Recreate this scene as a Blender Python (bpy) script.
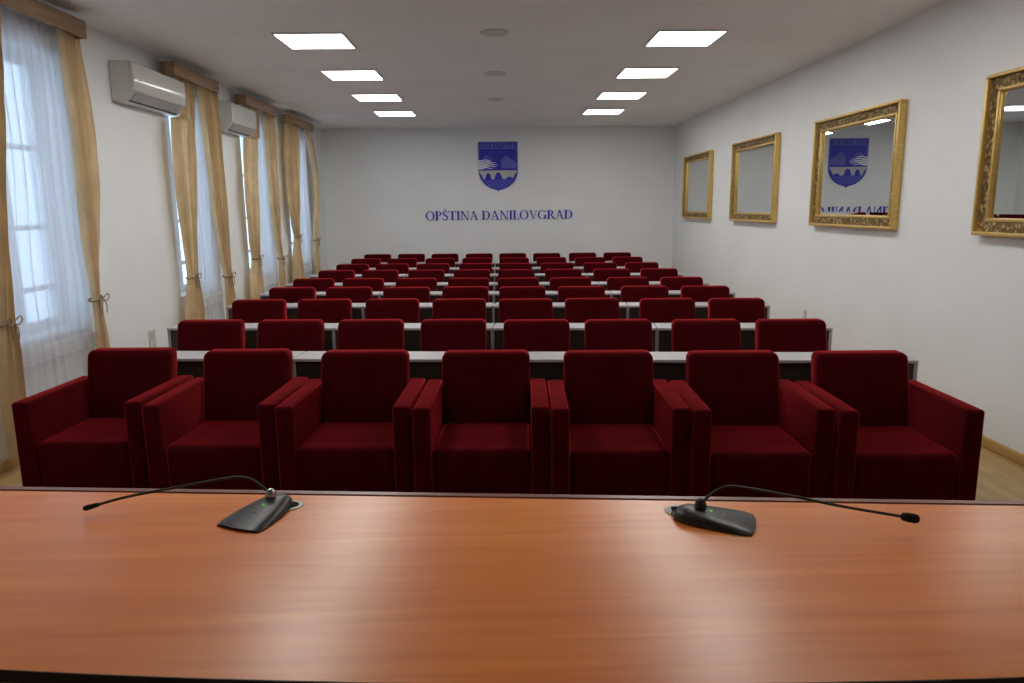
import bpy, bmesh, math, random
from mathutils import Matrix, Vector
random.seed(7)
scene = bpy.context.scene
C = scene.collection
for o in list(bpy.data.objects):
    bpy.data.objects.remove(o, do_unlink=True)

# ------------------------------------------------------------------ camera
F, PITCH, YAW, ROLL, CAM_H = 736.2, 0.1810, 0.0178, -0.0111, 1.737
def cam_axis(x, d, z):
    c, s = math.cos(PITCH), math.sin(PITCH)
    Y = d * c + z * s; Z = -d * s + z * c
    c, s = math.cos(YAW), math.sin(YAW)
    return Vector((c * x + s * Y, -s * x + c * Y, Z))
right = cam_axis(math.cos(ROLL), 0, math.sin(ROLL))
up = cam_axis(-math.sin(ROLL), 0, math.cos(ROLL))
fwd = cam_axis(0, 1, 0)
cd = bpy.data.cameras.new('camera')
cd.sensor_width = 36; cd.lens = F / 1024 * 36; cd.clip_start = 0.05; cd.clip_end = 200
cam = bpy.data.objects.new('camera', cd); C.objects.link(cam)
M = Matrix((right, up, -fwd)).transposed().to_4x4()
M.translation = Vector((0, 0, CAM_H))
cam.matrix_world = M
scene.camera = cam

# ------------------------------------------------------------------ world / exposure
PANEL = 17.0      # strength of the ceiling light panels
SKY = 2.4
w = bpy.data.worlds.new('world'); scene.world = w; w.use_nodes = True
bg = w.node_tree.nodes['Background']
bg.inputs['Color'].default_value = (0.58, 0.76, 1.0, 1); bg.inputs['Strength'].default_value = SKY
vs = scene.view_settings
scene.display_settings.display_device = 'sRGB'
vs.view_transform = 'Standard'; vs.look = 'None'; vs.gamma = 1; vs.use_curve_mapping = False
vs.exposure = 0.0

# ------------------------------------------------------------------ materials
def nodemat(name):
    m = bpy.data.materials.new(name); m.use_nodes = True
    nt = m.node_tree; b = nt.nodes['Principled BSDF']
    return m, nt, b
def N(nt, t, **kw):
    n = nt.nodes.new(t)
    for k, v in kw.items():
        if k in n.inputs: n.inputs[k].default_value = v
        else: setattr(n, k, v)
    return n
def coords(nt, scale=(1, 1, 1), src='Object', rot=(0, 0, 0)):
    tc = nt.nodes.new('ShaderNodeTexCoord'); mp = nt.nodes.new('ShaderNodeMapping')
    mp.inputs['Scale'].default_value = scale; mp.inputs['Rotation'].default_value = rot
    nt.links.new(tc.outputs[src], mp.inputs['Vector']); return mp.outputs['Vector']
def ramp(nt, fac, stops):
    r = nt.nodes.new('ShaderNodeValToRGB'); e = r.color_ramp.elements
    while len(e) < len(stops): e.new(0.5)
    for el, (p, c) in zip(e, stops): el.position = p; el.color = (*c, 1)
    nt.links.new(fac, r.inputs['Fac']); return r.outputs['Color']
def bump(nt, b, h, strength=0.3, dist=0.01):
    n = nt.nodes.new('ShaderNodeBump'); n.inputs['Strength'].default_value = strength
    n.inputs['Distance'].default_value = dist
    nt.links.new(h, n.inputs['Height']); nt.links.new(n.outputs['Normal'], b.inputs['Normal'])
def plain(name, col, rough=0.5, metal=0.0, var=0.06, vscale=8, bmp=0.0, bscale=200, coat=0, spec=0.5, sheen=0, sheen_tint=None):
    m, nt, b = nodemat(name)
    v = coords(nt)
    n = N(nt, 'ShaderNodeTexNoise', Scale=vscale, Detail=3.0); nt.links.new(v, n.inputs['Vector'])
    c = ramp(nt, n.outputs['Fac'], [(0.3, [max(0, x * (1 - var)) for x in col]), (0.7, [x * (1 + var) for x in col])])
    nt.links.new(c, b.inputs['Base Color'])
    b.inputs['Roughness'].default_value = rough; b.inputs['Metallic'].default_value = metal
    b.inputs['Specular IOR Level'].default_value = spec
    if coat: b.inputs['Coat Weight'].default_value = coat; b.inputs['Coat Roughness'].default_value = 0.08
    if sheen:
        b.inputs['Sheen Weight'].default_value = sheen; b.inputs['Sheen Roughness'].default_value = 0.36
        b.inputs['Sheen Tint'].default_value = (*sheen_tint, 1)
    if bmp:
        n2 = N(nt, 'ShaderNodeTexNoise', Scale=bscale, Detail=2.0); nt.links.new(v, n2.inputs['Vector'])
        bump(nt, b, n2.outputs['Fac'], bmp, 0.002)
    return m
def wood(name, c1, c2, scale=(2, 30, 30), rough=0.4, spec=0.5, coat=0, cr=0.15, dist=1.0, src='Object'):
    m, nt, b = nodemat(name)
    v = coords(nt, scale, src)
    n = N(nt, 'ShaderNodeTexNoise', Scale=1.0, Detail=6.0, Distortion=dist); nt.links.new(v, n.inputs['Vector'])
    n.inputs['Roughness'].default_value = 0.55
    c = ramp(nt, n.outputs['Fac'], [(0.32, c1), (0.68, c2)])
    nt.links.new(c, b.inputs['Base Color'])
    b.inputs['Roughness'].default_value = rough; b.inputs['Specular IOR Level'].default_value = spec
    if coat: b.inputs['Coat Weight'].default_value = coat; b.inputs['Coat Roughness'].default_value = cr
    return m

M_WALL = plain('painted_wall', (0.835, 0.85, 0.85), 0.85, var=0.02, vscale=1.5, bmp=0.08, bscale=120, spec=0.25)
M_CEIL = plain('painted_ceiling', (0.89, 0.88, 0.87), 0.9, var=0.03, vscale=1.2, spec=0.2)
M_RED = plain('dark_red_velvet', (0.056, 0.0024, 0.0038), 0.9, var=0.2, vscale=9, bmp=0.25, bscale=260, spec=0.02, sheen=1.0, sheen_tint=(1.0, 0.060, 0.070))
M_BLACK = plain('black_plastic', (0.022, 0.023, 0.024), 0.38, var=0.1)
M_FOAM = plain('black_foam', (0.008, 0.008, 0.009), 0.95, bmp=0.8, bscale=500)
M_RUBBER = plain('black_cable', (0.012, 0.012, 0.013), 0.45)
M_CHROME = plain('brushed_metal', (0.45, 0.45, 0.46), 0.25, metal=1.0)
M_TOP = plain('light_grey_laminate', (0.43, 0.41, 0.43), 0.42, var=0.03)
M_EDGE = plain('pale_grey_board', (0.40, 0.39, 0.41), 0.5, var=0.03)
M_DARK = wood('dark_wenge_board', (0.016, 0.012, 0.009), (0.035, 0.027, 0.018), (3, 3, 40), 0.45)
M_DESK = wood('cherry_laminate', (0.78, 0.220, 0.036), (0.90, 0.300, 0.058), (0.7, 12, 12), 0.28, spec=0.55, dist=1.2)
M_MAHOG = wood('mahogany_edge', (0.20, 0.075, 0.06), (0.27, 0.11, 0.09), (2, 30, 30), 0.35)
M_DDARK = plain('dark_edging', (0.02, 0.008, 0.007), 0.5)
M_OAKB = wood('oak_skirting', (0.44, 0.26, 0.075), (0.56, 0.36, 0.13), (20, 1.5, 20), 0.4)
M_CORN = wood('light_oak_cornice', (0.26, 0.155, 0.075), (0.36, 0.225, 0.12), (20, 1.2, 14), 0.5)
M_WHITE = plain('white_window_frame', (0.75, 0.76, 0.77), 0.4, var=0.02)
M_AC = plain('glossy_white_plastic', (0.62, 0.61, 0.575), 0.12, var=0.01, spec=0.6)
M_ACD = plain('dark_slot', (0.03, 0.03, 0.035), 0.5)
M_LOUV = plain('grey_louvre', (0.42, 0.42, 0.43), 0.4)
M_BLUE = plain('royal_blue_plate', (0.015, 0.016, 0.42), 0.45, var=0.04)
M_BLUEL = plain('blue_grey_relief', (0.24, 0.27, 0.70), 0.5, var=0.04)
M_PALE = plain('pale_relief', (0.50, 0.50, 0.50), 0.6, var=0.02)
M_GLARE = plain('painted_glare', (0.85, 0.86, 0.9), 0.5, var=0.02)  # white stands in for lamp glare on the glossy shield
M_LETTER = plain('royal_blue_letter', (0.018, 0.018, 0.44), 0.45, var=0.04)
M_GOLD = plain('gold_moulding', (0.70, 0.48, 0.15), 0.38, metal=0.45, var=0.12, vscale=30)
M_SOCKET = plain('ivory_plastic', (0.60, 0.60, 0.53), 0.4)
M_LAMPF = plain('white_lamp_frame', (0.7, 0.7, 0.7), 0.5)
M_GRILLE = plain('grey_ceiling_disc', (0.66, 0.65, 0.64), 0.8)
M_CORD = plain('beige_cord', (0.34, 0.24, 0.16), 0.8)
M_BRONZE = plain('dark_hinge', (0.05, 0.04, 0.03), 0.5)

def gold_ornament():
    m, nt, b = nodemat('carved_gold_ornament')
    v = coords(nt, (26, 26, 26))
    vo = N(nt, 'ShaderNodeTexVoronoi', Scale=1.0); nt.links.new(v, vo.inputs['Vector'])
    wv = N(nt, 'ShaderNodeTexNoise', Scale=2.0, Detail=2.0, Distortion=2.5); nt.links.new(v, wv.inputs['Vector'])
    mx = N(nt, 'ShaderNodeMath', operation='ADD'); nt.links.new(vo.outputs['Distance'], mx.inputs[0]); nt.links.new(wv.outputs['Fac'], mx.inputs[1])
    c = ramp(nt, mx.outputs[0], [(0.60, (0.66, 0.47, 0.19)), (0.82, (0.46, 0.32, 0.12)), (1.05, (0.18, 0.12, 0.045))])
    nt.links.new(c, b.inputs['Base Color']); b.inputs['Metallic'].default_value = 0.4; b.inputs['Roughness'].default_value = 0.45
    bump(nt, b, mx.outputs[0], 0.9, -0.01)
    return m
M_ORN = gold_ornament()
def mirror_mat():
    m, nt, b = nodemat('mirror_glass')
    b.inputs['Base Color'].default_value = (0.80, 0.83, 0.82, 1); b.inputs['Metallic'].default_value = 1; b.inputs['Roughness'].default_value = 0.0
    return m
M_MIRROR = mirror_mat()
def floor_mat():
    m, nt, b = nodemat('oak_parquet')
    v = coords(nt, (1, 1, 1), rot=(0, 0, math.radians(90)))
    br = N(nt, 'ShaderNodeTexBrick', Scale=1.0); nt.links.new(v, br.inputs['Vector'])
    br.inputs['Brick Width'].default_value = 0.5; br.inputs['Row Height'].default_value = 0.07
    br.inputs['Mortar Size'].default_value = 0.001
    br.inputs['Color1'].default_value = (0.46, 0.29, 0.11, 1); br.inputs['Color2'].default_value = (0.56, 0.38, 0.17, 1)
    br.inputs['Mortar'].default_value = (0.25, 0.15, 0.06, 1)
    n = N(nt, 'ShaderNodeTexNoise', Scale=1.0, Detail=5.0)
    v2 = coords(nt, (40, 3, 3)); nt.links.new(v2, n.inputs['Vector'])
    mx = nt.nodes.new('ShaderNodeMixRGB'); mx.blend_type = 'MULTIPLY'; mx.inputs['Fac'].default_value = 0.35
    nt.links.new(br.outputs['Color'], mx.inputs['Color1']); nt.links.new(n.outputs['Fac'], mx.inputs['Color2'])
    nt.links.new(mx.outputs['Color'], b.inputs['Base Color']); b.inputs['Roughness'].default_value = 0.35
    return m
M_FLOOR = floor_mat()
def glass_mat():
    m = bpy.data.materials.new('window_glass'); m.use_nodes = True; nt = m.node_tree; nt.nodes.clear()
    out = nt.nodes.new('ShaderNodeOutputMaterial'); mx = nt.nodes.new('ShaderNodeMixShader')
    t = nt.nodes.new('ShaderNodeBsdfTransparent'); t.inputs['Color'].default_value = (0.93, 0.96, 0.97, 1)
    g = nt.nodes.new('ShaderNodeBsdfGlossy'); g.inputs['Roughness'].default_value = 0.02
    fr = nt.nodes.new('ShaderNodeFresnel'); fr.inputs['IOR'].default_value = 1.45
    mx.inputs['Fac'].default_value = 0.08; nt.nodes.remove(fr); nt.links.new(t.outputs[0], mx.inputs[1]); nt.links.new(g.outputs[0], mx.inputs[2])
    nt.links.new(mx.outputs[0], out.inputs['Surface']); return m
M_GLASS = glass_mat()
def cloth_mat(name, col, trans, alpha, tscale=(60, 60, 2), var=0.1, bmp=0.2):
    m = bpy.data.materials.new(name); m.use_nodes = True; nt = m.node_tree; nt.nodes.clear()
    out = nt.nodes.new('ShaderNodeOutputMaterial')
    d = nt.nodes.new('ShaderNodeBsdfDiffuse'); tr = nt.nodes.new('ShaderNodeBsdfTranslucent')
    v = coords(nt, tscale); n = N(nt, 'ShaderNodeTexNoise', Scale=1.0, Detail=3.0); nt.links.new(v, n.inputs['Vector'])
    c = ramp(nt, n.outputs['Fac'], [(0.3, [x * (1 - var) for x in col]), (0.7, [min(1, x * (1 + var)) for x in col])])
    nt.links.new(c, d.inputs['Color']); nt.links.new(c, tr.inputs['Color'])
    mx = nt.nodes.new('ShaderNodeMixShader'); mx.inputs['Fac'].default_value = trans
    nt.links.new(d.outputs[0], mx.inputs[1]); nt.links.new(tr.outputs[0], mx.inputs[2])
    last = mx
    if alpha < 1:
        tp = nt.nodes.new('ShaderNodeBsdfTransparent'); m2 = nt.nodes.new('ShaderNodeMixShader'); m2.inputs['Fac'].default_value = alpha
        nt.links.new(tp.outputs[0], m2.inputs[1]); nt.links.new(mx.outputs[0], m2.inputs[2]); last = m2
    nt.links.new(last.outputs[0], out.inputs['Surface']); return m
M_DRAPE = cloth_mat('gold_beige_drape', (0.76, 0.59, 0.36), 0.28, 1.0, (5, 5, 5), 0.10)
M_SHEER = cloth_mat('white_sheer', (0.80, 0.81, 0.84), 0.5, 0.68, (30, 30, 1), 0.03)
M_SHEERB = cloth_mat('white_sheer_embroidery', (0.84, 0.84, 0.86), 0.4, 0.85, (30, 30, 30), 0.04)
def emit(name, col, st):
    m = bpy.data.materials.new(name); m.use_nodes = True; nt = m.node_tree; nt.nodes.clear()
    out = nt.nodes.new('ShaderNodeOutputMaterial'); e = nt.nodes.new('ShaderNodeEmission')
    e.inputs['Color'].default_value = (*col, 1); e.inputs['Strength'].default_value = st
    nt.links.new(e.outputs[0], out.inputs['Surface']); return m
M_PANEL = emit('lit_diffuser', (1.0, 0.985, 0.955), PANEL)
M_LED = emit('green_led', (0.25, 1.0, 0.1), 0.6)

# ------------------------------------------------------------------ helpers
def link(name, me, mat=None, parent=None, loc=(0, 0, 0), rz=0):
    o = bpy.data.objects.new(name, me); C.objects.link(o)
    if mat is not None and me is not None: me.materials.append(mat)
    o.location = loc; o.rotation_euler = (0, 0, rz)
    if parent: o.parent = parent
    return o
def tag(o, label=None, cat=None, group=None, kind=None):
    if label: o['label'] = label
    if cat: o['category'] = cat
    if group: o['group'] = group
    if kind: o['kind'] = kind
    return o
def thing(name, label, cat, loc=(0, 0, 0), rz=0, group=None):
    return tag(link(name, None, loc=loc, rz=rz), label, cat, group)
def fin(bm, name, smooth=False):
    bmesh.ops.recalc_face_normals(bm, faces=bm.faces)
    me = bpy.data.meshes.new(name); bm.to_mesh(me); bm.free()
    if smooth:
        for p in me.polygons: p.use_smooth = True
        try: me.set_sharp_from_angle(angle=math.radians(50))
        except Exception: pass
    return me
def add_box(bm, x0, x1, y0, y1, z0, z1, bev=0.0, seg=2):
    r = bmesh.ops.create_cube(bm, size=1)
    vs_ = r['verts']
    for v in vs_:
        v.co = Vector(((x0 + x1) / 2 + v.co.x * (x1 - x0), (y0 + y1) / 2 + v.co.y * (y1 - y0), (z0 + z1) / 2 + v.co.z * (z1 - z0)))
    if bev > 0:
        es = list({e for v in vs_ for e in v.link_edges})
        r = bmesh.ops.bevel(bm, geom=es, offset=bev, segments=seg, profile=0.5, affect='EDGES')
    return vs_
def box(name, dims, mat, parent=None, bev=0.0, seg=2, loc=(0, 0, 0), smooth=None):
    bm = bmesh.new(); add_box(bm, *dims, bev=bev, seg=seg)
    return link(name, fin(bm, name, bev > 0 if smooth is None else smooth), mat, parent, loc)
def boxes(name, lst, mat, parent=None, bev=0.0, seg=2):
    bm = bmesh.new()
    for d in lst: add_box(bm, *d, bev=bev, seg=seg)
    return link(name, fin(bm, name, bev > 0), mat, parent)
def add_prism(bm, pts, axis, a, b):
    """pts: 2D polygon; axis 'y': pts are (x,z) extruded y=a..b; 'x': (y,z); 'z': (x,y)"""
    def mk(p, t):
        if axis == 'y': return (p[0], t, p[1])
        if axis == 'x': return (t, p[0], p[1])
        return (p[0], p[1], t)
    A = [bm.verts.new(mk(p, a)) for p in pts]; B = [bm.verts.new(mk(p, b)) for p in pts]
    n = len(pts)
    bm.faces.new(A); bm.faces.new(B[::-1])
    for i in range(n): bm.faces.new((A[i], B[i], B[(i + 1) % n], A[(i + 1) % n]))
def prism(name, pts, axis, a, b, mat, parent=None, bev=0.0, seg=3):
    bm = bmesh.new(); add_prism(bm, pts, axis, a, b)
    bmesh.ops.recalc_face_normals(bm, faces=bm.faces)
    if bev: bmesh.ops.bevel(bm, geom=[e for e in bm.edges if e.calc_face_angle(0) > 0.9], offset=bev, segments=seg, profile=0.5, affect='EDGES')
    return link(name, fin(bm, name, bev > 0), mat, parent)
def catmull(pts, n=8):
    P = [Vector(p) for p in pts]; P = [P[0] * 2 - P[1]] + P + [P[-1] * 2 - P[-2]]
    out = []
    for i in range(1, len(P) - 2):
        for k in range(n):
            t = k / n
            out.append(0.5 * ((2 * P[i]) + (P[i + 1] - P[i - 1]) * t + (2 * P[i - 1] - 5 * P[i] + 4 * P[i + 1] - P[i + 2]) * t * t + (-P[i - 1] + 3 * P[i] - 3 * P[i + 1] + P[i + 2]) * t ** 3))
    out.append(P[-2]); return out
def add_tube(bm, pts, rad, seg=10):
    pts = [Vector(p) for p in pts]; rs = rad if isinstance(rad, (list, tuple)) else [rad] * len(pts)
    rings = []; ref = Vector((0, 0, 1))
    for i, p in enumerate(pts):
        t = (pts[min(i + 1, len(pts) - 1)] - pts[max(i - 1, 0)]).normalized()
        if abs(t.dot(ref)) > 0.97: r0 = Vector((0, 1, 0))
        else: r0 = ref
        a = t.cross(r0).normalized(); b = t.cross(a)
        rings.append([bm.verts.new(p + (a * math.cos(2 * math.pi * k / seg) + b * math.sin(2 * math.pi * k / seg)) * rs[i]) for k in range(seg)])
    for i in range(len(rings) - 1):
        for k in range(seg):
            bm.faces.new((rings[i][k], rings[i][(k + 1) % seg], rings[i + 1][(k + 1) % seg], rings[i + 1][k]))
    bm.faces.new(rings[0]); bm.faces.new(rings[-1][::-1])
def tube(name, pts, rad, mat, parent=None, seg=10):
    bm = bmesh.new(); add_tube(bm, pts, rad, seg)
    return link(name, fin(bm, name, True), mat, parent)
def lathe(name, prof, mat, parent=None, loc=(0, 0, 0), seg=28, caps=True):
    bm = bmesh.new(); rings = []
    for r, z in prof:
        rings.append([bm.verts.new((max(r, 1e-5) * math.cos(2 * math.pi * k / seg), max(r, 1e-5) * math.sin(2 * math.pi * k / seg), z)) for k in range(seg)])
    for i in range(len(rings) - 1):
        for k in range(seg): bm.faces.new((rings[i][k], rings[i][(k + 1) % seg], rings[i + 1][(k + 1) % seg], rings[i + 1][k]))
    if caps: bm.faces.new(rings[0]); bm.faces.new(rings[-1])
    return link(name, fin(bm, name, True), mat, parent, loc)
def copy_tree(root, label, loc, rz=None):
    r = root.copy(); C.objects.link(r); r.location = loc
    if rz is not None: r.rotation_euler = (0, 0, rz)
    r['label'] = label
    for ch in list(root.children):
        c = ch.copy(); C.objects.link(c); c.parent = r
        for g in list(ch.children):
            d = g.copy(); C.objects.link(d); d.parent = c
    return r

# ------------------------------------------------------------------ room shell
XL, XR, Y0, Y1, HC = -3.395, 3.495, -2.6, 14.79, 3.26
GAPX = 0.32
tag(box('floor', (XL - GAPX, XR + 0.2, Y0 - 0.2, Y1 + 0.2, -0.12, 0), M_FLOOR), kind='structure')
tag(box('ceiling', (XL - GAPX, XR + 0.2, Y0 - 0.2, Y1 + 0.2, HC, HC + 0.12), M_CEIL), kind='structure')
tag(box('wall_right', (XR, XR + 0.2, Y0 - 0.2, Y1 + 0.2, 0, HC), M_WALL), kind='structure')
tag(box('wall_far', (XL - GAPX, XR, Y1, Y1 + 0.2, 0, HC), M_WALL), kind='structure')
tag(box('wall_near', (XL - GAPX, XR, Y0 - 0.2, Y0, 0, HC), M_WALL), kind='structure')
SILL, HEAD = 0.80, 2.93
OPEN = [(4.98, 6.10), (7.90, 8.86), (10.14, 11.16), (12.28, 13.36)]
lst = []; prev = Y0
for a, b in OPEN:
    lst.append((XL - GAPX, XL, prev, a, 0, HC))
    lst.append((XL - GAPX, XL, a, b, 0, SILL)); lst.append((XL - GAPX, XL, a, b, HEAD, HC)); prev = b
lst.append((XL - GAPX, XL, prev, Y1, 0, HC))
tag(boxes('wall_left', lst, M_WALL), kind='structure')
for k, (a, b) in enumerate(OPEN):
    wn = tag(link('window_%d' % (k + 1), None, loc=(XL - 0.22, (a + b) / 2, SILL)), kind='structure')
    h = (b - a) / 2; H = HEAD - SILL; f = 0.055
    fr = [(-.03, .03, -h, -h + f, 0, H), (-.03, .03, h - f, h, 0, H), (-.03, .03, -h + f, h - f, 0, f), (-.03, .03, -h + f, h - f, H - f, H)]
    boxes('window_frame', fr, M_WHITE, wn)
    sash = []
    for s0, s1 in ((-h + f, -.012), (.012, h - f)):
        g = .045
        sash += [(-.02, .035, s0, s0 + g, f, H - f), (-.02, .035, s1 - g, s1, f, H - f), (-.02, .035, s0 + g, s1 - g, f, f + g), (-.02, .035, s0 + g, s1 - g, H - f - g, H - f),
                 (-.02, .03, s0 + g, s1 - g, 0.33, 0.37), (-.02, .03, s0 + g, s1 - g, 0.80, 0.84), (-.02, .03, s0 + g, s1 - g, 1.40, 1.44)]
    sash.append((-.03, .04, -.02, .02, f, H - f))
    boxes('sash', sash, M_WHITE, wn)
    box('glass', (-.004, .004, -h + f, h - f, f, H - f), M_GLASS, wn)
    box('window_sill', (0.03, 0.235, -h + .002, h - .002, 0.0, 0.03), M_WHITE, wn, bev=.006)
    boxes('hinge', [(.03, .05, -h + f - .02, -h + f + .01, z, z + .09) for z in (0.35, 1.05, 1.75)], M_BRONZE, wn)
def skirting(name, d): tag(box(name, d, M_OAKB, bev=.006), kind='structure')
skirting('baseboard_left', (XL, XL + .022, Y0, Y1, 0, .075))
skirting('baseboard_right', (XR - .022, XR, Y0, Y1, 0, .075))
skirting('baseboard_far', (XL + .022, XR - .022, Y1 - .022, Y1, 0, .075))

# ------------------------------------------------------------------ ceiling lights and discs
names = ['nearest the desk', 'second from the desk', 'third from the desk', 'nearest the far wall']
def make_light():
    t = thing('ceiling_light', 'x', 'ceiling light', (0, 0, HC), group='square ceiling light panels')
    boxes('lamp_frame', [(-.312, -.297, -.312, .312, -.018, 0), (.297, .312, -.312, .312, -.018, 0), (-.297, .297, -.312, -.297, -.018, 0), (-.297, .297, .297, .312, -.018, 0)], M_LAMPF, t)
    box('diffuser', (-.297, .297, -.297, .297, -.012, -.002), M_PANEL, t)
    return t
L0 = make_light(); first = True
for xc, side in ((-1.6383, 'window side'), (1.7546, 'mirror side')):
    for i in range(-2, 4):
        loc = (xc, 7.165 + 1.7777 * i, HC)
        lab = ('square lit panel in the ceiling on the %s, %s' % (side, names[i])) if i >= 0 else \
              'square lit ceiling panel on the %s, %s' % (side, {-1: 'just above the front row of armchairs', -2: 'above the gap before the desk'}[i])
        if first: L0.location = loc; L0['label'] = lab; first = False
        else: copy_tree(L0, lab, loc)
dnames = ['nearest the desk', 'the middle one of three', 'nearest the far wall']
for i, (y, r) in enumerate(((6.9, .13), (8.93, .13), (11.0, .12))):
    o = lathe('ceiling_speaker', [(0, 0), (r, 0), (r, -.008), (r - .015, -.016), (r - .03, -.012), (0, -.012)], M_GRILLE, loc=(0.0, y, HC))
    tag(o, 'small round grey disc flush in the ceiling, ' + dnames[i], 'ceiling disc', 'round ceiling discs')

# ------------------------------------------------------------------ armchairs
def shaped_back(w, name):
    """backrest: front outline with rounded top corners, reclined; origin top front edge at y=0"""
    R = .042; z0, z1 = .395, .862; hw = w / 2; T = .125
    pts = [(-hw, z0), (hw, z0)]
    for k in range(7):
        a = k / 6 * math.pi / 2; pts.append((hw - R + R * math.cos(a), z1 - R + R * math.sin(a)))
    for k in range(7):
        a = math.pi / 2 + k / 6 * math.pi / 2; pts.append((-hw + R + R * math.cos(a), z1 - R + R * math.sin(a)))
    bm = bmesh.new(); add_prism(bm, pts, 'y', 0, T)
    bmesh.ops.recalc_face_normals(bm, faces=bm.faces)
    es = [e for e in bm.edges if e.calc_face_angle(0) > 1.2]
    bmesh.ops.bevel(bm, geom=es, offset=.026, segments=4, profile=.5, affect='EDGES')
    for v in bm.verts:            # recline
        v.co.y += (z1 - .03 - v.co.z) * -0.20 + (0 if v.co.y > .06 else 0)
    return fin(bm, name, True)
def cushion(name, dims, bev, parent, mat=M_RED, bulge=0.0, seg=4):
    bm = bmesh.new(); add_box(bm, *dims, bev=bev, seg=seg)
    return link(name, fin(bm, name, True), mat, parent)
def make_chair(arms, w=.545):
    nm = 'armchair' if arms else 'upholstered_chair'
    t = thing(nm, 'x', 'armchair' if arms else 'chair', group='armchairs of the front row' if arms else 'red chairs behind the long tables')
    h = w / 2 - .004
    link('backrest', shaped_back(w - .006, 'backrest'), M_RED, t)
    cushion('seat', (-h, h, -.58, .055, .055, .44), .03, t)
    if arms:
        for s in (-1, 1):
            a, b = sorted((s * (w / 2), s * (w / 2 + .0965)))
            bm = bmesh.new(); add_box(bm, a, b, -.595, .10, .05, .68, bev=.016, seg=3)
            link('armrest', fin(bm, 'armrest', True), M_RED, t)
    xs = w / 2 + (.05 if arms else -.06)
    for sx in (-1, 1):
        for y in (-.53, .02):
            o = lathe('foot', [(0, 0), (.018, 0), (.02, .055), (0, .055)], M_BLACK, t, (sx * xs, y, 0), 12)
    return t
T = -.0846
def place(a, b): return (a, b + T * a, 0)
cx1 = [-2.342, -1.595, -.838, -.084, .662, 1.406, 2.152]
ordn = ['leftmost, at the curtain end', 'second from the curtain end', 'third from the curtain end', 'the middle one of seven', 'third from the mirror wall', 'second from the mirror wall', 'rightmost, at the mirror wall end']
A0 = make_chair(True); CR = -.035
for i, x in enumerate(cx1):
    lab = 'dark red velvet armchair in the front row, ' + ordn[i]
    if i == 0: A0.location = place(x - .03, 4.455); A0.rotation_euler = (0, 0, CR); A0['label'] = lab
    else: copy_tree(A0, lab, place(x, 4.42 if i == 1 else 4.40), CR)
ROWS = [5.67, 7.02, 8.12, 9.17, 10.42, 11.60, 12.88, 14.12]
cx2 = [-2.300, -1.655, -.990, -.335, .305, .957, 1.600, 2.250]
rown = ['second', 'third', 'fourth', 'fifth', 'sixth', 'seventh', 'eighth', 'last']
seatn = ['at the curtain end', 'second from the curtain end', 'third from the curtain end', 'just left of the centre', 'just right of the centre', 'third from the mirror end', 'second from the mirror end', 'at the mirror end']
B0 = make_chair(False, .522); first = True
rnd = random.Random(3)
for r, b in enumerate(ROWS):
    for i, x in enumerate(cx2):
        lab = 'dark red upholstered chair in the %s row, %s' % (rown[r], seatn[i])
        if x < 1: x -= (.02, .055, .045, .05, .04, .03, .03, .02)[r]
        loc = place(x + rnd.uniform(-.012, .012), b + rnd.uniform(-.02, .02)); rz = CR + rnd.uniform(-.02, .02)
        if first: B0.location = loc; B0.rotation_euler = (0, 0, rz); B0['label'] = lab; first = False
        else: copy_tree(B0, lab, loc, rz)

# ------------------------------------------------------------------ long tables between the rows
def make_table(w, tl, tr):
    t = thing('table', 'x', 'table', group='long conference tables between the rows')
    D = .27; h = w / 2 - .0015; H = .75
    box('tabletop', (-h, h, 0, D, H - .020, H), M_TOP, t, bev=.002, seg=1, smooth=False)
    for s, th in ((-1, tl), (1, tr)):
        a, b = sorted((s * h, s * (h - th)))
        box('side_panel', (a, b, .006, D - .03, 0, H - .020), M_EDGE, t, bev=.001, seg=1, smooth=False)
    box('modesty_panel', (-h + tl + .0002, h - tr - .0002, .012, .03, .06, H - .021), M_DARK, t)
    return t
tb = [4.745, 6.02, 7.40, 8.48, 9.55, 10.82, 12.02, 13.26]
colw = ['at the curtain end', 'just left of the centre seam', 'just right of the centre seam', 'at the mirror end']
seam1 = [-2.735, -1.385, -.055, 1.295, 2.665]
seamN = [-2.84, -1.395, -.055, 1.295, 2.69]
tname = ['first', 'second', 'third', 'fourth', 'fifth', 'sixth', 'seventh', 'eighth']
TA = None; mesh_cache = {}
for r, b in enumerate(tb):
    sm = seam1 if r == 0 else seamN
    for k in range(4):
        w_ = sm[k + 1] - sm[k]; xc = (sm[k] + sm[k + 1]) / 2
        lab = 'grey-topped table of the %s table row, %s' % (tname[r], colw[k])
        tl, tr = (.022 if k == 0 else .009), (.022 if k == 3 else .009)
        key = (round(w_, 3), tl, tr)
        loc = place(xc, b)
        if key not in mesh_cache:
            o = make_table(w_, tl, tr); mesh_cache[key] = o; o.location = loc; o.rotation_euler = (0, 0, T); o['label'] = lab
        else: copy_tree(mesh_cache[key], lab, loc, T)

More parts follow.
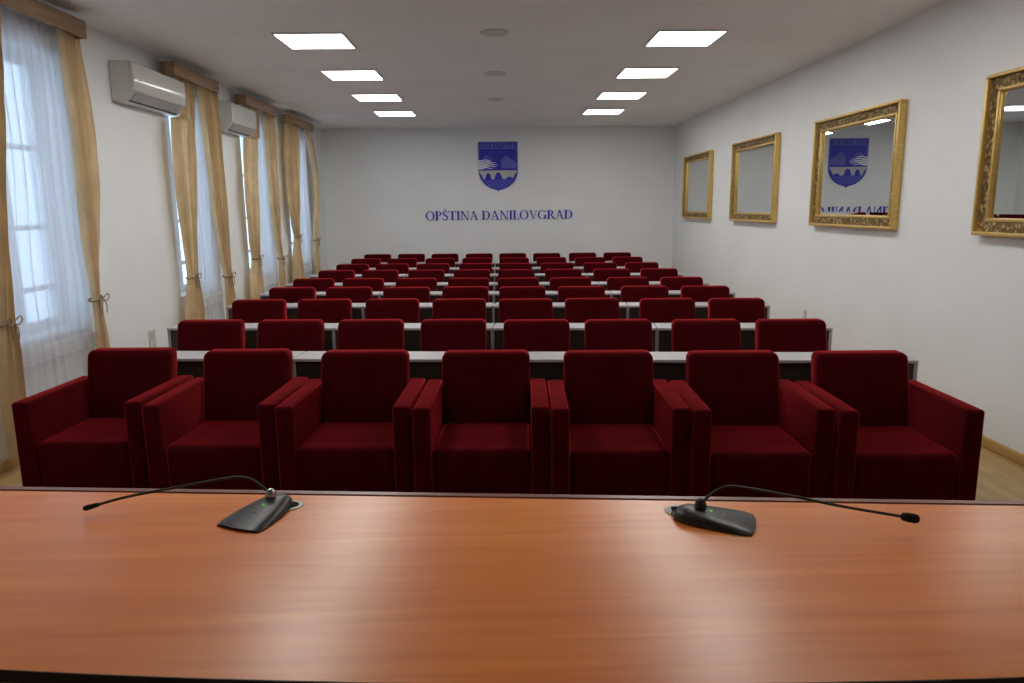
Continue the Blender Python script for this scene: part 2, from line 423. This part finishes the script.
# ------------------------------------------------------------------ speakers' desk
desk = thing('desk', 'long cherry wood speakers desk in the foreground with two microphones', 'desk', (0, 2.0, 0))
near = [(-2.3, 1.66), (-1.7, 1.56), (-1.107, 1.484), (-.564, 1.430), (0, 1.394), (.5, 1.379), (1.096, 1.379), (1.7, 1.40), (2.3, 1.44)]
def far(x): return 2.398 + T * x
nr = [(p.x, p.y) for p in catmull([(x, y, 0) for x, y in near], 6)]
pts = [(x, y - 2.0) for x, y in nr] + [(2.3, far(2.3) - 2.0), (-2.3, far(-2.3) - 2.0)]
bm = bmesh.new(); add_prism(bm, pts, 'z', .722, .75)
bmesh.ops.recalc_face_normals(bm, faces=bm.faces)
link('desktop', fin(bm, 'desktop'), M_DESK, desk)
bm = bmesh.new()
e1 = [(x, y - 2.0) for x, y in nr]; e2 = [(x, y - 2.0 - .003) for x, y in nr]
add_prism(bm, e1 + e2[::-1], 'z', .720, .7495)
link('desk_edging', fin(bm, 'desk_edging'), M_DDARK, desk)
def skew_box(name, x0, x1, o0, o1, z0, z1, mat):
    return prism(name, [(x0, far(x0) - 2 + o0), (x1, far(x1) - 2 + o0), (x1, far(x1) - 2 + o1), (x0, far(x0) - 2 + o1)], 'z', z0, z1, mat, desk)
skew_box('front_panel', -2.31, 2.31, .008, .034, 0.0, .753, M_MAHOG)
for x in (-2.28, -.76, .76, 2.28):
    skew_box('desk_support', x - .012, x + .012, -.62, .008, 0.0, .722, M_MAHOG)

def desk_plane_axis(ax, ay): return math.atan2(-ax, ay)
def mic(name_label, loc, ang, neck, cable, grommet, collar_mat):
    t = thing('desk_microphone', name_label, 'microphone', loc, ang, group='gooseneck desk microphones')
    # base: wedge, low bowed front edge at -y, raised rear at +y
    n = 9; bm = bmesh.new(); sec = []
    prof = [(-.122, .080, .010, .006), (-.10, .086, .016, .010), (-.06, .084, .023, .014), (0, .075, .031, .019), (.045, .064, .038, .022), (.08, .054, .040, .023), (.103, .042, .034, .020), (.118, .030, .018, .010)]
    for y, hw, z, rim in prof:
        ring = []
        for k in range(n):
            u = -1 + 2 * k / (n - 1)
            yy = y - (.010 * (1 - u * u) if y < -.05 else 0)
            zz = z - (abs(u) ** 3) * (z - rim) * .80
            ring.append(bm.verts.new((u * hw * (.90 if 1 else 1), yy, zz)))
        low = [bm.verts.new((hw, y, .004)), bm.verts.new((hw * .98, y, 0)), bm.verts.new((-hw * .98, y, 0)), bm.verts.new((-hw, y, .004))]
        sec.append(ring + low)
    m_ = len(sec[0])
    for i in range(len(sec) - 1):
        for k in range(m_): bm.faces.new((sec[i][k], sec[i][(k + 1) % m_], sec[i + 1][(k + 1) % m_], sec[i + 1][k]))
    bm.faces.new(sec[0]); bm.faces.new(sec[-1][::-1])
    base = link('microphone_base', fin(bm, 'microphone_base', True), M_BLACK, t)
    lathe('status_light', [(0, 0), (.004, 0), (.004, .002), (0, .002)], M_LED, base, (.0, .005, .0318), 12)
    lathe('talk_button', [(0, 0), (.012, 0), (.012, .0015), (0, .0025)], M_RUBBER, base, (.0, -.035, .0255), 20)
    inv = Matrix.Rotation(-ang, 4, 'Z')
    L = lambda p: inv @ (Vector(p) - Vector(loc))
    nk = [L(p) for p in neck]
    lathe('neck_socket', [(0, 0), (.017, 0), (.019, .012), (.015, .026), (.009, .033), (0, .034)], collar_mat, t, (nk[0].x, nk[0].y, .035), 20)
    path = catmull(nk, 8)
    tube('gooseneck', path, .0046, M_RUBBER, t, 8)
    d = (path[-1] - path[-2]).normalized(); e = path[-1]
    tube('foam_windscreen', [e - d * .022, e - d * .016, e, e + d * .018, e + d * .026, e + d * .030], grommet['tip'], M_FOAM, t, 12)
    if cable: tube('cable', [L(p) for p in catmull(cable, 6)], .0026, M_RUBBER, t, 8)
    return t
ZD = .75
axL = math.atan2(-.37, .93)
mic('black gooseneck desk microphone on the left of the desk, its neck bent left', (-.785, 2.296, ZD), axL,
    [(-.772, 2.348, .790), (-.790, 2.362, .808), (-.84, 2.384, .836), (-.885, 2.388, .846), (-.95, 2.382, .842), (-1.08, 2.360, .826), (-1.24, 2.330, .806), (-1.345, 2.312, .783)],
    [(-.772, 2.39, .756), (-.75, 2.40, .754), (-.725, 2.385, .756), (-.712, 2.366, .745)], {'tip': [.005, .0075, .0085, .0095, .008, .004]}, M_CHROME)
axR = math.atan2(.21, .075)
mic('black gooseneck desk microphone on the right of the desk, its neck bent right', (.668, 2.182, ZD), axR,
    [(.634, 2.200, .790), (.646, 2.202, .812), (.680, 2.200, .842), (.72, 2.194, .860), (.775, 2.180, .858), (.90, 2.146, .844), (1.03, 2.108, .826), (1.165, 2.070, .812), (1.222, 2.056, .806)],
    [(.585, 2.20, .757), (.562, 2.195, .758), (.548, 2.215, .758), (.556, 2.24, .760), (.575, 2.252, .752)], {'tip': [.006, .012, .0145, .0145, .012, .006]}, M_BLACK)
def grommet(x, y, lab_side):
    g = lathe('cable_grommet', [(.026, 0), (.042, 0), (.042, .002), (.036, .004), (.027, .003)], M_SOCKET, desk, (x, y - 2.0, .7505), 28, False)
    lathe('grommet_hole', [(0, 0), (.027, 0), (.027, .001), (0, .001)], M_FOAM, g, (0, 0, .0003), 20)
grommet(-.712, 2.366, 'l')
gr = lathe('cable_grommet', [(0, 0), (.044, 0), (.044, .002), (.040, .004), (0, .004)], M_SOCKET, desk, (.578, 2.262 - 2.0, .7505), 28)
box('plug', (-.022, .002, -.01, .008, .004, .014), M_FOAM, gr, bev=.003)

# ------------------------------------------------------------------ coat of arms and lettering
YW = Y1
def polyline_strip(pts, w):
    """quads (x,z) along a polyline with width w (float or list)"""
    ws = w if isinstance(w, (list, tuple)) else [w] * len(pts); L_, R_ = [], []
    for i, p in enumerate(pts):
        a = Vector(pts[max(i - 1, 0)]); b = Vector(pts[min(i + 1, len(pts) - 1)]); d = (b - a).normalized(); n = Vector((-d.y, d.x)) * ws[i] / 2
        L_.append((p[0] + n.x, p[1] + n.y)); R_.append((p[0] - n.x, p[1] - n.y))
    return [[L_[i], L_[i + 1], R_[i + 1], R_[i]] for i in range(len(pts) - 1)]
def ring(cx, cz, rx, rz, ix, iz, a0=0, a1=360, n=28):
    out = []
    for k in range(n):
        t0 = math.radians(a0 + (a1 - a0) * k / n); t1 = math.radians(a0 + (a1 - a0) * (k + 1) / n)
        out.append([(cx + rx * math.cos(t0), cz + rz * math.sin(t0)), (cx + rx * math.cos(t1), cz + rz * math.sin(t1)),
                    (cx + ix * math.cos(t1), cz + iz * math.sin(t1)), (cx + ix * math.cos(t0), cz + iz * math.sin(t0))])
    return out
def rect(a, b, c, d): return [[(a, c), (b, c), (b, d), (a, d)]]
ST, TH, SE, SH = .185, .080, .075, .055   # stem, thin, serif extension, serif height
def serif(x0, x1, z): return rect(x0 - SE, x1 + SE, z, z + SH)
def stem(x, w=ST, top=True, bot=True):
    q = rect(x, x + w, 0, 1)
    if bot: q += serif(x, x + w, 0)
    if top: q += serif(x, x + w, 1 - SH)
    return q
def glyph(ch):
    if ch == 'O': return ring(.47, .5, .45, .52, .29, .465), .96
    if ch == 'P': return stem(.1) + ring(.30, .73, .37, .27, .21, .225, -90, 90, 18) + rect(.2, .31, .955, 1) + rect(.2, .31, .46, .505), .74
    if ch in 'SŠ':
        pts = [(.50, .80), (.44, .93), (.31, .975), (.17, .92), (.12, .78), (.17, .65), (.32, .54), (.48, .41), (.52, .26), (.45, .09), (.30, .02), (.16, .06), (.09, .22)]
        c = [(p.x, p.y) for p in catmull([(a, b, 0) for a, b in pts], 4)]; n = len(c)
        ws = [.05 + .10 * math.sin(math.pi * i / (n - 1)) ** 1.3 for i in range(n)]
        q = polyline_strip(c, ws) + rect(.475, .515, .70, .99) + rect(.075, .115, .0, .30)
        if ch == 'Š': q += polyline_strip([(.17, 1.27), (.31, 1.11), (.45, 1.27)], [.07, .09, .07])
        return q, .63
    if ch == 'T': return rect(.32, .32 + ST, 0, 1) + serif(.32, .32 + ST, 0) + rect(.02, .78, .955, 1) + [[(.02, 1), (.02, .78), (.055, .78), (.12, .955)]] + [[(.78, 1), (.68, .955), (.745, .78), (.78, .78)]], .80
    if ch == 'I': return stem(.12), .40
    if ch == 'N': return rect(.14, .14 + TH, 0, 1) + serif(.14, .14 + TH, 0) + rect(.02, .2, .96, 1) + [[(.10, 1), (.27, 1), (.83, 0), (.70, 0)]] + rect(.775, .83, 0, 1) + serif(.775, .83, 1 - SH), .96
    if ch == 'A': return [[(.37, 1.0), (.45, 1.0), (.17, .02), (.115, .02)], [(.36, 1.0), (.47, 1.0), (.80, .02), (.63, .02)]] + rect(.22, .62, .33, .375) + serif(.12, .17, 0) + serif(.64, .79, 0), .88
    if ch == 'V': return [[(.08, .98), (.25, .98), (.50, 0), (.42, 0)], [(.73, .98), (.785, .98), (.50, 0), (.44, 0)]] + serif(.09, .24, 1 - SH) + serif(.73, .78, 1 - SH), .88
    if ch == 'D': return stem(.1) + ring(.36, .5, .50, .5, .33, .455, -90, 90, 22) + rect(.2, .37, .955, 1) + rect(.2, .37, 0, .045), .93
    if ch == 'L': return stem(.1) + rect(.2, .62, 0, .045) + [[(.62, 0), (.66, .26), (.62, .26), (.54, .045)]], .70
    if ch == 'G': return ring(.47, .5, .45, .52, .29, .465, 42, 335, 26) + rect(.68, .68 + ST, .03, .44) + serif(.68, .83, .40) + [[(.78, .98), (.82, .98), (.82, .72), (.76, .82)]], .95
    if ch == 'R': return stem(.1) + ring(.30, .74, .36, .26, .20, .215, -90, 90, 18) + rect(.2, .31, .955, 1) + rect(.2, .33, .48, .525) + [[(.30, .52), (.46, .52), (.88, 0), (.70, 0)]] + serif(.76, .86, 0), .88
    return [], .35
def add_text(s, x0, z0, width, height, y0, y1, emitf):
    tot = sum(glyph(c)[1] for c in s); sx = width / tot; x = x0
    for c in s:
        q, adv = glyph(c)
        if q: emitf(c, [[(x + px * sx, z0 + pz * height) for px, pz in poly] for poly in q])
        x += adv * sx
sign = thing('wall_lettering', 'blue capital letters spelling the municipality name on the far wall', 'lettering', (.04, YW, 1.49))
def letter(c, polys):
    bm = bmesh.new()
    for p in polys: add_prism(bm, p, 'y', -.014, -.0005)
    link('letter', fin(bm, 'letter'), M_LETTER, sign)
add_text('OPŠTINA DANILOVGRAD', -1.458, 0, 2.92, .175, 0, 0, letter)

arms = thing('coat_of_arms', 'blue shield emblem with bridge and mountains high on the far wall', 'emblem', (.03, YW, 2.030))
SW, SHh = .765, .955     # shield width, height; local z up from tip
def zf(f): return SHh * (1 - f)
def half_w(f):            # half width at fraction f from the top
    if f < .60: return SW / 2
    t = (f - .60) / .36
    if t < 1: return max(SW / 2 * math.sqrt(max(0, 1 - t * t)) * .93 + SW / 2 * .07 * (1 - t), .022)
    return .022 * (1 - (f - .96) / .04)
outl = [(-SW / 2, zf(0)), (SW / 2, zf(0))]
fs = [.2, .4, .55, .62, .68, .73, .78, .82, .86, .89, .92, .94, .955, .97, .985]
outl += [(half_w(f), zf(f)) for f in fs] + [(0, 0)] + [(-half_w(f), zf(f)) for f in fs[::-1]]
prism('shield', outl[::-1], 'y', -.022, -.0005, M_BLUE, arms)
def relief(name, polys, mat, d=.0035, base=.022):
    bm = bmesh.new()
    for p in polys: add_prism(bm, p, 'y', -base - d, -base + .002)
    return link(name, fin(bm, name), mat, arms)
hw = SW / 2 - .012
relief('name_band', rect(-hw, hw, zf(.138), zf(.128)) + rect(-hw, hw, zf(.02), zf(.012)) + rect(-hw, -hw + .006, zf(.6), zf(.02)) + rect(hw - .006, hw, zf(.6), zf(.02)), M_BLUEL)
small = []
add_text('DANILOVGRAD', -hw + .035, zf(.112), 2 * hw - .07, .070, 0, 0, lambda c, p: small.extend(p))
relief('name_inscription', small, M_BLUEL, .003)
def clip_line(p, q, inside, n=60):
    segs = []; cur = None
    for k in range(n + 1):
        t = k / n; x = p[0] + (q[0] - p[0]) * t; z = p[1] + (q[1] - p[1]) * t
        if inside(x, z):
            if cur is None: cur = [(x, z), (x, z)]
            else: cur[1] = (x, z)
        elif cur: segs.append(cur); cur = None
    if cur: segs.append(cur)
    return [s for s in segs if abs(s[0][0] - s[1][0]) + abs(s[0][1] - s[1][1]) > .008]
def rmount(x, z):      # right mountain
    f = 1 - z / SHh; u = (x / SW) + .5
    top = .27 + abs(u - .70) * .55 if u > .70 else .27 + abs(u - .70) * .75
    return .535 > f > top and .575 < u + (f - .4) * -.12 and u < .975
def lmount(x, z):
    f = 1 - z / SHh; u = (x / SW) + .5
    top = .265 + abs(u - .22) * .5
    return .36 > f > top and .03 < u < .52
hat = []
for k in range(-30, 60):
    x0 = -SW / 2 + k * .022
    for s in clip_line((x0, zf(.56)), (x0 + .34, zf(.22)), rmount, 70): hat += polyline_strip(s, .0055)
for k in range(-10, 60):
    x0 = -SW / 2 + k * .030
    for s in clip_line((x0, zf(.56)), (x0 - .30, zf(.22)), rmount, 70): hat += polyline_strip(s, .004)
relief('mountain_hatching', hat, M_BLUEL, .0028)
hat = []
for k in range(-10, 40):
    x0 = -SW / 2 + k * .030
    for s in clip_line((x0, zf(.40)), (x0 + .2, zf(.24)), lmount, 50): hat += polyline_strip(s, .0045)
relief('hill_hatching', hat, M_BLUEL, .0028)
strp = []
for f, x1, wd in ((.375, -.13, .022), (.415, -.05, .028), (.455, -.02, .026), (.492, -.03, .026), (.528, -.10, .024)):
    pts_ = [(-SW / 2 + .002 + (x1 + SW / 2) * t / 10, zf(f) - .010 * math.sin(t * .9) + .008 * t / 10) for t in range(11)]
    strp += polyline_strip(pts_, [wd * (1 - .75 * (t / 10) ** 2) for t in range(11)])
relief('glare_hatching', strp, M_GLARE, .004)  # left mountain's hatch lines, thickened and whitened to paint in the lamp glare
# bridge: pale deck with blue arch openings
bl = rect(-hw, hw, zf(.592), zf(.572))
deck = []
n = 140
for k in range(n):
    u0 = -SW / 2 + SW * k / n; u1 = u0 + SW / n
    def bot(x):
        u = x / SW + .5; f = .738
        lim = .60 + .36 * math.sqrt(max(0, 1 - (abs(x) / (SW / 2 - .018)) ** 2)) if abs(x) < SW / 2 - .018 else .60
        b_ = f + .01 * math.sin(u * 21)
        if u > .70: b_ = .715 + .015 * math.sin(u * 30)
        for cxa, r, hgt in ((.245, .072, .12), (.50, .094, .13), (.03, .075, .10), (.985, .09, .12)):
            if abs(u - cxa) < r: b_ = min(b_, .742 - hgt * math.sqrt(1 - ((u - cxa) / r) ** 2))
        return max(min(b_, lim), .596)
    deck.append([(u0, zf(.590)), (u1, zf(.590)), (u1, zf(bot(u1 - 1e-4))), (u0, zf(bot(u0 + 1e-4)))])
deck = [[(max(min(x, SW / 2 - .012), -SW / 2 + .012), z) for x, z in q] for q in deck]
relief('bridge', bl + deck, M_PALE, .004)
wav = []
for f in (.775, .81, .845, .88, .915):
    W_ = half_w(f + .01) - .02
    pts_ = [(-W_ + 2 * W_ * k / 40, zf(f) + .006 * math.sin(k / 40 * 2 * W_ * 75)) for k in range(41)]
    wav += polyline_strip(pts_, .006)
relief('water_waves', wav, M_BLUEL, .003)

# ------------------------------------------------------------------ mirrors
def make_mirror():
    t = thing('wall_mirror', 'x', 'mirror', group='gilt framed mirrors on the right wall')
    W, Hh, D = 1.72, 1.10, .068      # local: x = outwards from wall (-), y along, z up; origin bottom centre at wall
    a = W / 2
    def fr(name, i0, i1, x0, x1, mat, bev):
        l = [(x0, x1, -a + i0, a - i0, i0, i1), (x0, x1, -a + i0, a - i0, Hh - i1, Hh - i0),
             (x0, x1, -a + i0, -a + i1, i1, Hh - i1), (x0, x1, a - i1, a - i0, i1, Hh - i1)]
        return boxes(name, l, mat, t, bev=bev, seg=2)
    fr('outer_moulding', 0, .026, -D, 0, M_GOLD, .006)
    band = fr('carved_band', .026, .098, -D + .032, -.004, M_ORN, 0)
    fr('inner_moulding', .098, .118, -D + .030, -.004, M_GOLD, .004)
    # raised beads along the carved band
    bm = bmesh.new(); bm.from_mesh(band.data)
    def bead(y, z, ry, rz):
        r = bmesh.ops.create_icosphere(bm, subdivisions=1, radius=1)
        for v in r['verts']: v.co = Vector((-D + .032 + v.co.x * .009, y + v.co.y * ry, z + v.co.z * rz))
    k = int(W / .05)
    for i in range(k):
        y = -a + .05 + (W - .1) * i / (k - 1)
        for z in (.064, Hh - .064): bead(y, z + .012 * math.sin(i * 1.7), .016, .012)
    k = int(Hh / .05)
    for i in range(1, k):
        z = .05 + (Hh - .1) * i / k
        for y in (-a + .064, a - .064): bead(y + .012 * math.sin(i * 1.7), z, .012, .016)
    bm.to_mesh(band.data); bm.free()
    # bevelled mirror glass
    bm = bmesh.new(); g0 = .116; g1 = .150
    def v4(g, x): return [bm.verts.new((x, y, z)) for y, z in ((-a + g, g), (a - g, g), (a - g, Hh - g), (-a + g, Hh - g))]
    A = v4(g0, -.010); B = v4(g1, -.0135); Cc = v4(g0, -.004)
    bm.faces.new(B)
    for i in range(4): bm.faces.new((A[i], A[(i + 1) % 4], B[(i + 1) % 4], B[i])); bm.faces.new((Cc[i], Cc[(i + 1) % 4], A[(i + 1) % 4], A[i]))
    bm.faces.new(Cc)
    link('mirror_glass', fin(bm, 'mirror_glass'), M_MIRROR, t)
    return t
mn = ['nearest the camera', 'second from the camera', 'third from the camera', 'farthest, next to the far corner']
ml = ['gilt framed mirror on the right wall, ' + s for s in mn]
M0 = make_mirror()
for i, yc in enumerate((4.46, 7.29, 10.12, 12.96)):
    loc = (XR - .003, yc, 1.50)
    if i == 0: M0.location = loc; M0['label'] = ml[0]
    else: copy_tree(M0, ml[i], loc)

# ------------------------------------------------------------------ air conditioners
def make_ac(W=1.12):
    t = thing('air_conditioner', 'x', 'air conditioner', group='wall air conditioners')
    # origin: wall, left(near) end bottom. x outwards, y along wall
    body = [(0, .0), (0, .345), (.165, .345), (.180, .33), (.180, .09), (.12, .02), (.09, 0)]
    bm = bmesh.new(); add_prism(bm, [(x, z) for x, z in body], 'y', 0, W)
    bmesh.ops.recalc_face_normals(bm, faces=bm.faces)
    bmesh.ops.bevel(bm, geom=[e for e in bm.edges if e.calc_face_angle(0) > 1.0], offset=.006, segments=2, affect='EDGES')
    link('housing', fin(bm, 'housing', True), M_AC, t)
    fp = [(.176, .338), (.200, .325), (.206, .20), (.198, .105), (.188, .085), (.176, .082)]
    bm = bmesh.new(); add_prism(bm, fp, 'y', .004, W - .004)
    bmesh.ops.recalc_face_normals(bm, faces=bm.faces)
    bmesh.ops.bevel(bm, geom=[e for e in bm.edges if e.calc_face_angle(0) > 1.0], offset=.004, segments=2, affect='EDGES')
    link('front_panel', fin(bm, 'front_panel', True), M_AC, t)
    bm = bmesh.new(); add_prism(bm, [(.176, .080), (.182, .076), (.128, .014), (.122, .018)], 'y', .09, W - .09)
    link('louvre', fin(bm, 'louvre'), M_LOUV, t)
    bm = bmesh.new(); add_prism(bm, [(.119, .012), (.124, .016), (.116, .006), (.111, .003)], 'y', .07, W - .07)
    link('air_slot', fin(bm, 'air_slot'), M_ACD, t)
    box('badge', (.2055, .2075, .10, .15, .19, .20), M_CHROME, t)
    return t
AC = make_ac(); AC.location = (XL, 6.86, 2.698); AC['label'] = 'white wall air conditioner nearer the desk, before the second window'
AC2 = make_ac(.94); AC2.location = (XL, 9.31, 2.69); AC2['label'] = 'white wall air conditioner farther along, before the third window'

# ------------------------------------------------------------------ cornices and curtains
CORN = [(4.55, 6.14), (7.72, 8.92), (9.84, 11.20), (11.93, 13.36)]
wl = ['the window nearest the desk', 'the second window', 'the third window', 'the farthest window']
for k, (a, b) in enumerate(CORN):
    t = thing('curtain_cornice', 'light oak box cornice over ' + wl[k], 'cornice', (XL, (a + b) / 2, 3.06), group='wooden curtain cornices')
    h = (b - a) / 2
    box('front_board', (.195, .215, -h, h, 0, .13), M_CORN, t, bev=.002, seg=1)
    for s in (-1, 1):
        p, q = sorted((s * h, s * (h - .02))); box('end_board', (0.08, .1945, p, q, 0, .13), M_CORN, t, bev=.002, seg=1)
    box('top_board', (.080, .1945, -h + .0205, h - .0205, .115, .13), M_CORN, t)
    tube('curtain_rail', [(.12, -h + .03, .10), (.12, h - .03, .10)], .010, M_WHITE, t)
def lerp_keys(keys, z):
    ks = sorted(keys, key=lambda k: -k[0])
    if z >= ks[0][0]: return ks[0][1:]
    for p, q in zip(ks, ks[1:]):
        if p[0] >= z >= q[0]:
            t = (p[0] - z) / (p[0] - q[0]); t = t * t * (3 - 2 * t) * .5 + t * .5
            return tuple(p[i] + (q[i] - p[i]) * t for i in (1, 2))
    return ks[-1][1:]
def drape_mesh(keys, xc, folds, amp, ztop, zbot, seed, nz=140, nu=96, thick=0.0):
    r = random.Random(seed); ph = r.uniform(0, 6); bm = bmesh.new(); rows = []
    ph2 = [r.uniform(0, 6) for _ in range(3)]
    w0 = lerp_keys(keys, ztop); wtop = w0[1] - w0[0]
    for i in range(nz + 1):
        z = ztop + (zbot - ztop) * i / nz
        a, b = lerp_keys(keys, z); wd = b - a
        row = []
        sq = max(0.25, min(1.0, wd / wtop))
        for j in range(nu + 1):
            u = j / nu
            fz = math.sin(z * 1.3 + ph2[0]) * .25
            w_ = math.sin(2 * math.pi * folds * u + ph + fz) + .35 * math.sin(2 * math.pi * folds * 2.3 * u + ph2[1] + z * .6)
            x = xc + amp * (.55 + .45 * sq) * w_ + .006 * math.sin(z * 5 + u * 9 + ph2[2])
            y = a + wd * u + .012 * sq * math.cos(2 * math.pi * folds * u + ph)
            row.append(bm.verts.new((x, y, z)))
        rows.append(row)
    for i in range(nz):
        for j in range(nu): bm.faces.new((rows[i][j], rows[i][j + 1], rows[i + 1][j + 1], rows[i + 1][j]))
    me = bpy.data.meshes.new('drape'); bm.to_mesh(me); bm.free()
    for p in me.polygons: p.use_smooth = True
    return me
DR = {
 0: ([(3.07, 5.03, 5.22), (2.69, 5.0, 5.17), (2.44, 4.97, 5.12), (1.82, 4.88, 5.03), (1.43, 4.84, 4.98), (1.02, 4.80, 4.94), (.79, 4.76, 4.97), (.52, 4.75, 4.97), (.10, 4.76, 4.93)],
     [(3.07, 5.88, 6.13), (2.6, 5.90, 6.22), (2.37, 5.91, 6.23), (1.98, 5.91, 6.20), (1.59, 5.91, 6.14), (1.28, 5.93, 6.08), (1.04, 5.95, 6.05), (.87, 5.95, 6.07), (.68, 5.93, 6.10), (.10, 5.93, 6.12)]),
 1: ([(3.07, 8.0, 8.34), (2.70, 8.0, 8.29), (2.66, 7.77, 8.28), (2.44, 7.74, 8.24), (1.84, 7.76, 8.15), (1.43, 7.79, 8.07), (1.04, 7.83, 8.00), (.81, 7.77, 8.06), (.66, 7.74, 8.08), (.10, 7.72, 8.10)],
     [(3.07, 8.56, 8.98), (2.51, 8.62, 9.02), (1.85, 8.68, 9.02), (1.27, 8.78, 9.03), (.96, 8.88, 9.03), (.67, 8.88, 9.07), (.10, 8.86, 9.08)]),
 2: ([(3.07, 10.29, 10.46), (2.705, 10.29, 10.46), (2.66, 9.93, 10.46), (1.86, 9.84, 10.31), (1.34, 9.90, 10.19), (1.1, 9.98, 10.15), (.82, 9.85, 10.24), (.62, 9.80, 10.25), (.10, 9.78, 10.26)],
     [(3.07, 10.86, 11.17), (2.71, 10.86, 11.24), (1.87, 10.88, 11.21), (1.37, 10.99, 11.21), (1.02, 11.11, 11.25), (.69, 11.08, 11.30), (.10, 11.06, 11.30)]),
 3: ([(3.07, 11.96, 12.58), (2.63, 11.90, 12.55), (1.88, 11.86, 12.43), (1.49, 11.99, 12.31), (1.30, 12.10, 12.28), (.94, 11.90, 12.35), (.66, 11.84, 12.36), (.10, 11.82, 12.36)],
     [(3.07, 13.20, 13.33), (2.8, 13.34, 13.62), (2.42, 13.55, 13.82), (1.89, 13.46, 13.79), (1.37, 13.28, 13.56), (1.2, 13.30, 13.46), (.84, 13.23, 13.51), (.10, 13.22, 13.52)]),
}
tiez = {0: (1.02, 1.04), 1: (1.04, .96), 2: (1.1, 1.02), 3: (1.30, 1.2)}
sidew = {0: 'near side', 1: 'far side'}
for k in range(4):
    for s in (0, 1):
        keys = DR[k][s]; zt = tiez[k][s]
        wmean = keys[0][2] - keys[0][1]
        folds = max(3, round(wmean / .085))
        t = thing('drape', 'tied beige drape on the %s of %s' % (sidew[s], wl[k]), 'curtain', (0, 0, 0), group='tied beige drapes')
        me = drape_mesh(keys, -3.262, folds, .033, 3.115, .10, 10 * k + s)
        link('drape_cloth', me, M_DRAPE, t)
        a, b = lerp_keys(keys, zt); yc = (a + b) / 2; hw_ = (b - a) / 2 + .012
        bm = bmesh.new()
        loop = [(-3.265 + .045 * math.sin(q), yc + hw_ * math.cos(q), zt + .012 * math.cos(q)) for q in [2 * math.pi * i / 24 for i in range(25)]]
        add_tube(bm, loop, .009, 8)
        kx, ky = -3.215, yc + .01
        for dy in (-1, 1):    # bow and tails
            add_tube(bm, catmull([(kx, ky, zt), (kx + .02, ky + dy * .05, zt + .035), (kx + .015, ky + dy * .075, zt + .005), (kx + .01, ky + dy * .04, zt - .02), (kx, ky, zt)], 5), .005, 6)
            add_tube(bm, catmull([(kx, ky, zt), (kx + .012, ky + dy * .03, zt - .05), (kx + .006, ky + dy * .035, zt - .12)], 5), .0045, 6)
        link('tieback_cord', fin(bm, 'tieback_cord', True), M_CORD, t)
    # sheer
    a = DR[k][0][0][1] + .04; b = DR[k][1][0][2] - .02
    lo = (OPEN[k][0] - .02, OPEN[k][1] + .05)
    if k: lo = (OPEN[k][0] + .18, OPEN[k][1] + .04)
    if k: a = max(a, OPEN[k][0] + .17)
    keys = [(3.1, a, b), (2.4, a + .0, b), (1.2, lo[0], lo[1]), (.1, lo[0], lo[1])]
    t = thing('sheer_curtain', 'white sheer curtain hanging in front of ' + wl[k], 'curtain', (0, 0, 0), group='white sheer curtains')
    fo = round((b - a) / .12)
    link('sheer_cloth', drape_mesh(keys, -3.335, fo, .013, 3.115, .12, 50 + k, 60, 160), M_SHEER, t)
    bm_keys = [(z, p + .001, q - .001) for z, p, q in keys]
    me = drape_mesh(keys, -3.331, fo, .013, .78, .66, 50 + k, 4, 160)
    link('embroidered_hem', me, M_SHEERB, t)

# ------------------------------------------------------------------ wall sockets
def socket(name, label, x, y, z, d, hw, hz, r):
    t = thing(name, label, 'socket', (x, y, z))
    box('socket_plate', (*sorted((0, d * .010)), -hw, hw, -hz, hz), M_SOCKET, t, bev=.003)
    for dz in (-hz / 2, hz / 2):
        bm = bmesh.new()
        add_tube(bm, [(d * .0095, 0, dz), (d * .014, 0, dz)], r, 18)
        so = link('socket_insert', fin(bm, 'socket_insert', True), M_SOCKET, t)
        boxes('socket_hole', [(*sorted((d * .0138, d * .0145)), -.012, -.007, dz - .003, dz + .003), (*sorted((d * .0138, d * .0145)), .007, .012, dz - .003, dz + .003)], M_ACD, so)
socket('power_socket', 'ivory double power socket low on the left wall behind the first armchair', XL, 7.156, .49, 1, .065, .10, .042)
socket('power_socket', 'small ivory socket low on the right wall near the third row', XR, 8.24, .49, -1, .03, .05, .02)
